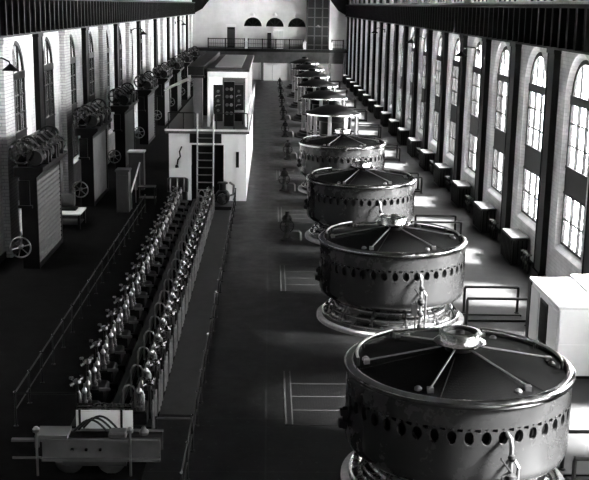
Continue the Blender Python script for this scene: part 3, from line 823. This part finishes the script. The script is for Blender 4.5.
for x in (-1.2,1.12):
    MB().tube([(x,-.36,.05),(x,-.36,1.25)], .03, 8).lathe([(0,0),(.08,.02),(.09,.1),(.04,.16),(0,.17)], (x,-.36,1.2), 10).build('stake', 'pipe', tr)
b = MB()
for x in (-.35,0,.35): b.cyl((x,-.26,.7), .04, .05, 10, 'y')
b.build('rivet', 'mach', tr)
MB().lathe([(.0,0),(.11,.02),(.13,.1),(.07,.16),(.05,.22),(0,.24)], (1.42,0,1.0), 12).build('lamp_cap', 'cable_grey', tr)
MB().bbox(.55,1.0,-.2,.2,1.0,1.12,.03).build('tool_box', 'grey', tr, smooth=False)
for q in range(3):
    dy = .12*q
    o = MB().tube([(-.35+.85*t+.1*q, .05+dy, 1.06+.32*math.sin(PI*min(1,t))) for t in [i/10 for i in range(11)]], .03, 8).build('hose', 'iron')
    o.location = (-4.5,24.75,0)
    tag(o, 'one of the dark hoses arching over the transfer truck before the white panel', 'hose', 'hoses on the transfer truck')

# railings around the switch rows
def long_rail(name, x, y0, y1, label, step=1.7, h=1.0, ret=None, m_='iron'):
    g = empty(name, (x,y0,0), label, 'railing')
    L = y1-y0; n = int(L/step)
    MB().tube([(0,0,h),(0,L,h)], .022, 6).build('top_rail', m_, g); MB().tube([(0,0,h*.5),(0,L,h*.5)], .016, 6).build('middle_rail', m_, g)
    if ret: MB().tube([(0,0,h),(ret,0,h)], .022, 6).build('return_rail', m_, g)
    p = None
    for k in range(n+1):
        if p is None:
            p = MB().tube([(0,0,0),(0,0,h)], .028, 8).lathe([(.07,0),(.07,.03),(.03,.05)], (0,0,0), 8).build('post', m_, g)
            kk = MB().lathe([(0,-.05),(.045,-.02),(.045,.02),(0,.05)], (0,0,h+.02), 8).build('knob', 'bright', p); q = p; qk = kk
        else:
            q = p.copy(); COL.objects.link(q); q.parent = g; qk = kk.copy(); COL.objects.link(qk); qk.parent = q
        q.location = (0, L*k/n, 0)
    return g
long_rail('guard_railing', -1.95, 22.5, 61.0, 'thin railing on the aisle side of the switch rows', ret=None)
long_rail('guard_railing', -7.0, 27.6, 58.5, 'thin railing on the left side of the switch rows', ret=1.7)
cr = empty('guard_railing', (-3.04,27.2,0), 'short cross railing from the switch rows to the aisle railing', 'railing')
MB().tube([(0,0,.45),(.98,0,.45)], .03, 8).build('rail', 'pipe', cr)
for x in (0,.98): MB().tube([(x,0,0),(x,0,.5)], .03, 8).build('post', 'iron', cr)

# ------------------------------------------------------------------ control house
YH, YB = 62.5, 86.0
XL, XR = -6.0, -1.35
hz = 4.1
ho = empty('control_house', (0,0,0), 'white control house at the end of the switch rows', 'control house')
w = MB()
dx0, dx1, dz = -4.68, -2.72, 3.4
w.box(XL,dx0,YH,YH+.3,0,hz); w.box(dx1,XR,YH,YH+.3,0,hz); w.box(dx0,dx1,YH,YH+.3,dz,hz)
w.box(XL,XL+.3,YH+.3,YB,0,hz); w.box(XR-.3,XR,YH+.3,YB,0,hz); w.box(XL,XR,YB,YB+.3,0,hz)
w.build('wall', 'white', ho, smooth=False)
MB().bbox(XL-.18,XR+.18,YH-.35,YB+.4,hz,hz+.28,.02).build('deck', 'grey', ho, smooth=False)
MB().box(XL-.2,XR+.2,YH-.38,YH-.34,hz+.16,hz+.279).build('deck_edge', 'offwhite', ho, smooth=False)
MB().box(dx0,dx1,YH+.5,YH+.56,0,dz).build('door_screen', 'black', ho, smooth=False)
MB().box(-1.98,-1.80,YH-.04,YH,2.05,3.0).build('plaque', 'iron', ho, smooth=False)
bl = MB().tube([(-5.5,YH-.02,2.2),(-5.45,YH-.2,2.5),(-5.3,YH-.25,2.7),(-5.35,YH-.15,3.0),(-5.22,YH-.1,3.3)], .05, 8)
bl.lathe([(0,0),(.12,.03),(.08,.2),(0,.22)], (-5.52,YH-.16,2.0), 10).build('wall_bracket', 'iron', ho)
MB().box(-4.75,-2.85,YH-.12,YH,3.52,4.08).build('lintel_board', 'iron', ho, smooth=False)
# ladder
la = empty('ladder_stair', (0,0,0), 'steep ladder stair leaning on the front of the control house', 'ladder')
for x in (-4.25,-3.3):
    MB().tube([(x,YH-1.25,0),(x,YH-.5,4.3),(x,YH-.46,5.3)], .05, 8).build('side_rail', 'pipe', la)
for k in range(9):
    t = (k+1)/10; y = YH-1.27+.75*t; MB().box(-4.25,-3.3,y-.1,y+.1,4.3*t-.02,4.3*t+.02).build('tread', 'grey', la, smooth=False)
# deck railing
dr = empty('deck_railing', (0,YH-.25,hz+.28), 'thin railing along the front edge of the control house deck', 'railing')
for x in (-6.0,-5.1,-4.4,-3.15,-2.1,-1.3): MB().tube([(x,0,0),(x,0,.95)], .03, 8).build('post', 'iron', dr)
MB().tube([(-6.0,0,.95),(-4.4,0,.95)], .03, 8).build('rail', 'iron', dr); MB().tube([(-3.15,0,.95),(-1.3,0,.95)], .03, 8).build('rail', 'iron', dr)
dr2 = empty('deck_railing', (-1.25,YH-.2,hz+.28), 'thin pale railing along the aisle edge of the control house deck', 'railing')
for k in range(9): MB().tube([(0,2.9*k,0),(0,2.9*k,.95)], .03, 8).build('post', 'pipe', dr2)
MB().tube([(0,0,.95),(0,23.3,.95)], .03, 8).build('rail', 'pipe', dr2)

# booth on the deck
ZD = hz+.28
bo = empty('control_booth', (0,0,ZD), 'open-fronted white control booth with flat roof on the deck', 'booth')
bx0, bx1, by0, by1, bh = -3.75, -1.35, 63.6, 82.0, 3.32
MB().box(bx0-.05,bx1+.12,by0-.2,by1,bh,bh+.16).build('roof', 'grey', bo, smooth=False)
MB().box(bx0,bx1,by0-.05,by0+.1,bh-.36,bh).build('front_beam', 'white', bo, smooth=False)
for x in (bx0,bx1-.12): MB().box(x,x+.14,by0,by0+.14,0,bh-.4).build('front_post', 'white', bo, smooth=False)
MB().box(bx0,bx0+.1,by0+.14,by1,0,bh).build('side_wall', 'offwhite', bo, smooth=False)
p = MB()
y = by0+2.4
while y < by1: p.box(bx1-.1,bx1,y,y+.12,0,bh); y += 2.4
p.box(bx1-.08,bx1,by0+.1,by1,0,1.0)
p.build('side_frame', 'offwhite', bo, smooth=False)
MB().box(bx0,bx1,by1-.1,by1,0,bh).build('rear_wall', 'grey', bo, smooth=False)
MB().box(bx0+.4,bx1-.4,by0+1.5,by1-1.5,bh+.16,bh+.22).build('roof_light', 'offwhite', bo, smooth=False)
bd = empty('instrument_board', (-2.45,63.9,ZD), 'tall dark instrument board in the booth front opening', 'instrument board')
MB().box(-.32,.32,0,.25,0,2.7).build('board', 'black', bd, smooth=False)
for z in (.8,1.3,1.8,2.25):
    for x in (-.13,.13):
        MB().lathe([(0,0),(.1,0),(.1,.05),(0,.06)], (x,-.06,z), 14, 'y').build('dial', 'post_grey' if (z > 1 and x > 0) else 'grey', bd)
for q, (x, y, l) in enumerate(((-3.25,66.5,'dark switch panel standing inside the booth by its left wall'),(-1.95,66.8,'dark switch panel standing inside the booth by its aisle side'))):
    sp = empty('switch_panel', (x,y,ZD), l, 'switch panel', 'switch panels in the booth')
    MB().box(-.3,.3,0,.3,0,2.3).build('board', 'iron', sp, smooth=False)
    for z in (.7,1.3,1.9): MB().lathe([(0,0),(.09,0),(.09,.06),(0,.07)], (.0,-.07,z), 14, 'y').build('dial', 'grey', sp)
    for z in (.95,1.55): MB().tube([(-.15,-.02,z),(-.1,-.2,z+.1),(.15,-.2,z+.12)], .025, 6).build('lever', 'pipe', sp)
ck = empty('control_desk', (-2.2,65.2,ZD), 'pale low desk inside the control booth', 'desk')
MB().box(-.5,.6,-.3,.4,.75,.82).build('desk_top', 'offwhite', ck, smooth=False)
for x in (-.45,.55):
    for y in (-.25,.35): MB().box(x-.04,x+.04,y-.04,y+.04,0,.75).build('leg', 'grey', ck, smooth=False)
tb = empty('cable_tower', (-4.3,63.1,ZD), 'dark grey rectangular cable tower beside the booth', 'cable tower')
MB().box(-.27,.27,-.1,.7,0,2.95).build('casing', 'cable_grey', tb, smooth=False)
MB().box(-.4,.4,-.15,.75,2.95,3.1).build('cap', 'iron', tb, smooth=False)
tag(MB().box(-4.9,-3.95,63.3,84.0,7.48,8.0).build('overhead_conduit', 'iron', smooth=False), 'long black cable trunk running back from the cable tower top', 'conduit')
hd = MB().prism([(-5.0,7.1),(-6.6,6.35),(-6.6,6.28),(-5.0,7.0)], 66.0, 69.0, 'y').box(-5.02,-4.9,66.0,69.0,6.9,7.5)
tag(hd.build('canopy_board', 'white', smooth=False), 'slanted white board hung from the cable trunk', 'board')
for k in range(3):
    o = MB().box(-5.0,-4.0,70+4.5*k,70.3+4.5*k,ZD,7.48).build('trunk_support', 'iron', smooth=False)
    tag(o, '%s dark support under the cable trunk, counted from its tower' % ORD[k], 'support', 'cable trunk supports')

# machinery in front of the house
ps = empty('pump_set', (-2.68,60.25,0), 'dark pump set on the floor before the control house door', 'pump')
MB().bbox(-.6,.6,-.7,.7,0,.2,.02).build('base_plate', 'iron', ps, smooth=False)
MB().lathe([(0,-.5),(.35,-.5),(.42,-.4),(.42,.4),(.35,.5),(0,.5)], (0,0,.65), 20, 'y').build('casing', 'black', ps)
MB().lathe([(.2,0),(.2,.5),(.3,.52),(.3,.6),(0,.6)], (0,.1,.9), 16).build('air_vessel', 'iron', ps)
MB().tube([(.3,0,.7),(.62,0,.8),(.65,0,1.35),(.4,.1,1.5)], .07, 8).build('pipe', 'pipe', ps)
MB().lathe([(.0,-.06),(.3,-.06),(.3,.06),(0,.06)], (0,-.6,.65), 20, 'y').build('pulley', 'mach', ps)
ms = empty('motor_starter', (-5.35,60.9,0), 'dark rounded motor starter before the left end of the control house', 'starter')
MB().bbox(-.55,.55,-.4,.4,0,.9,.05).build('cabinet', 'iron', ms, smooth=False)
MB().lathe([(0,-.6),(.4,-.6),(.48,-.45),(.48,.45),(.4,.6),(0,.6)], (0,0,1.2), 20, 'x').build('drum', 'iron', ms)
for x in (-.4,0,.4): MB().tube([(x,-.45,.9),(x,-.5,1.25),(x,-.3,1.65)], .04, 8).build('handle', 'pipe', ms)
fp = tag(MB().box(-3.1,-2.1,28.5,59.3,0,.02).build('walk_strip', 'strip', smooth=False), 'narrow plate walkway between the switch rows and the aisle railing', 'walkway')

# ------------------------------------------------------------------ light
Wd = bpy.data.worlds.new('sky'); S.world = Wd; Wd.use_nodes = True
bg = Wd.node_tree.nodes['Background']; bg.inputs['Color'].default_value = (1,1,1,1); bg.inputs['Strength'].default_value = 4.0
def portal(x, y, z, sy, sz, sgn):
    l = bpy.data.lights.new('daylight_portal', 'AREA'); l.shape = 'RECTANGLE'; l.size = sz; l.size_y = sy
    l.cycles.is_portal = True
    o = bpy.data.objects.new('daylight_portal', l); COL.objects.link(o); o.location = (x,y,z)
    o.rotation_euler = (0, PI/2*sgn, 0)
for c in RC: portal(XW+.56, c, 5.85, 3.4, 7.8, 1)
L_ = FAR-NEAR
portal(XW+.56, (FAR+NEAR)/2, 12.9, L_, 2.1, 1)
for c in LC: portal(-XW-.56, c, 5.85, 3.4, 7.8, -1)
sun = bpy.data.lights.new('sun', 'SUN'); sun.energy = 32.0; sun.angle = math.radians(14)
so = bpy.data.objects.new('sun', sun); COL.objects.link(so)
d = Vector((-.8, .19, -.74)); so.rotation_euler = d.to_track_quat('-Z', 'Y').to_euler()

# ------------------------------------------------------------------ camera
f_px = 1044.2
p, yw, r = .22109537, .02606497, .01673193
cam = bpy.data.cameras.new('camera'); cam.sensor_fit = 'HORIZONTAL'; cam.sensor_width = 36; cam.lens = 36*f_px/589; cam.clip_end = 600
co = bpy.data.objects.new('camera', cam); COL.objects.link(co)
fwd = Vector((math.sin(yw)*math.cos(p), math.cos(yw)*math.cos(p), -math.sin(p)))
rt = Vector((math.cos(yw), -math.sin(yw), 0)); up = rt.cross(fwd)
rt2 = math.cos(r)*rt + math.sin(r)*up; up2 = math.cos(r)*up - math.sin(r)*rt
Mx = Matrix((rt2, up2, -fwd)).transposed().to_4x4(); Mx.translation = (0,0,11.66)
co.matrix_world = Mx
S.camera = co
S.view_settings.view_transform = 'Standard'; S.view_settings.look = 'None'; S.view_settings.gamma = 1
S.view_settings.use_curve_mapping = False
S.view_settings.exposure = 3.5
S.cycles.use_denoising = True
S.cycles.max_bounces = 8; S.cycles.diffuse_bounces = 4; S.cycles.glossy_bounces = 4; S.cycles.transparent_max_bounces = 16
S.cycles.sample_clamp_indirect = 6
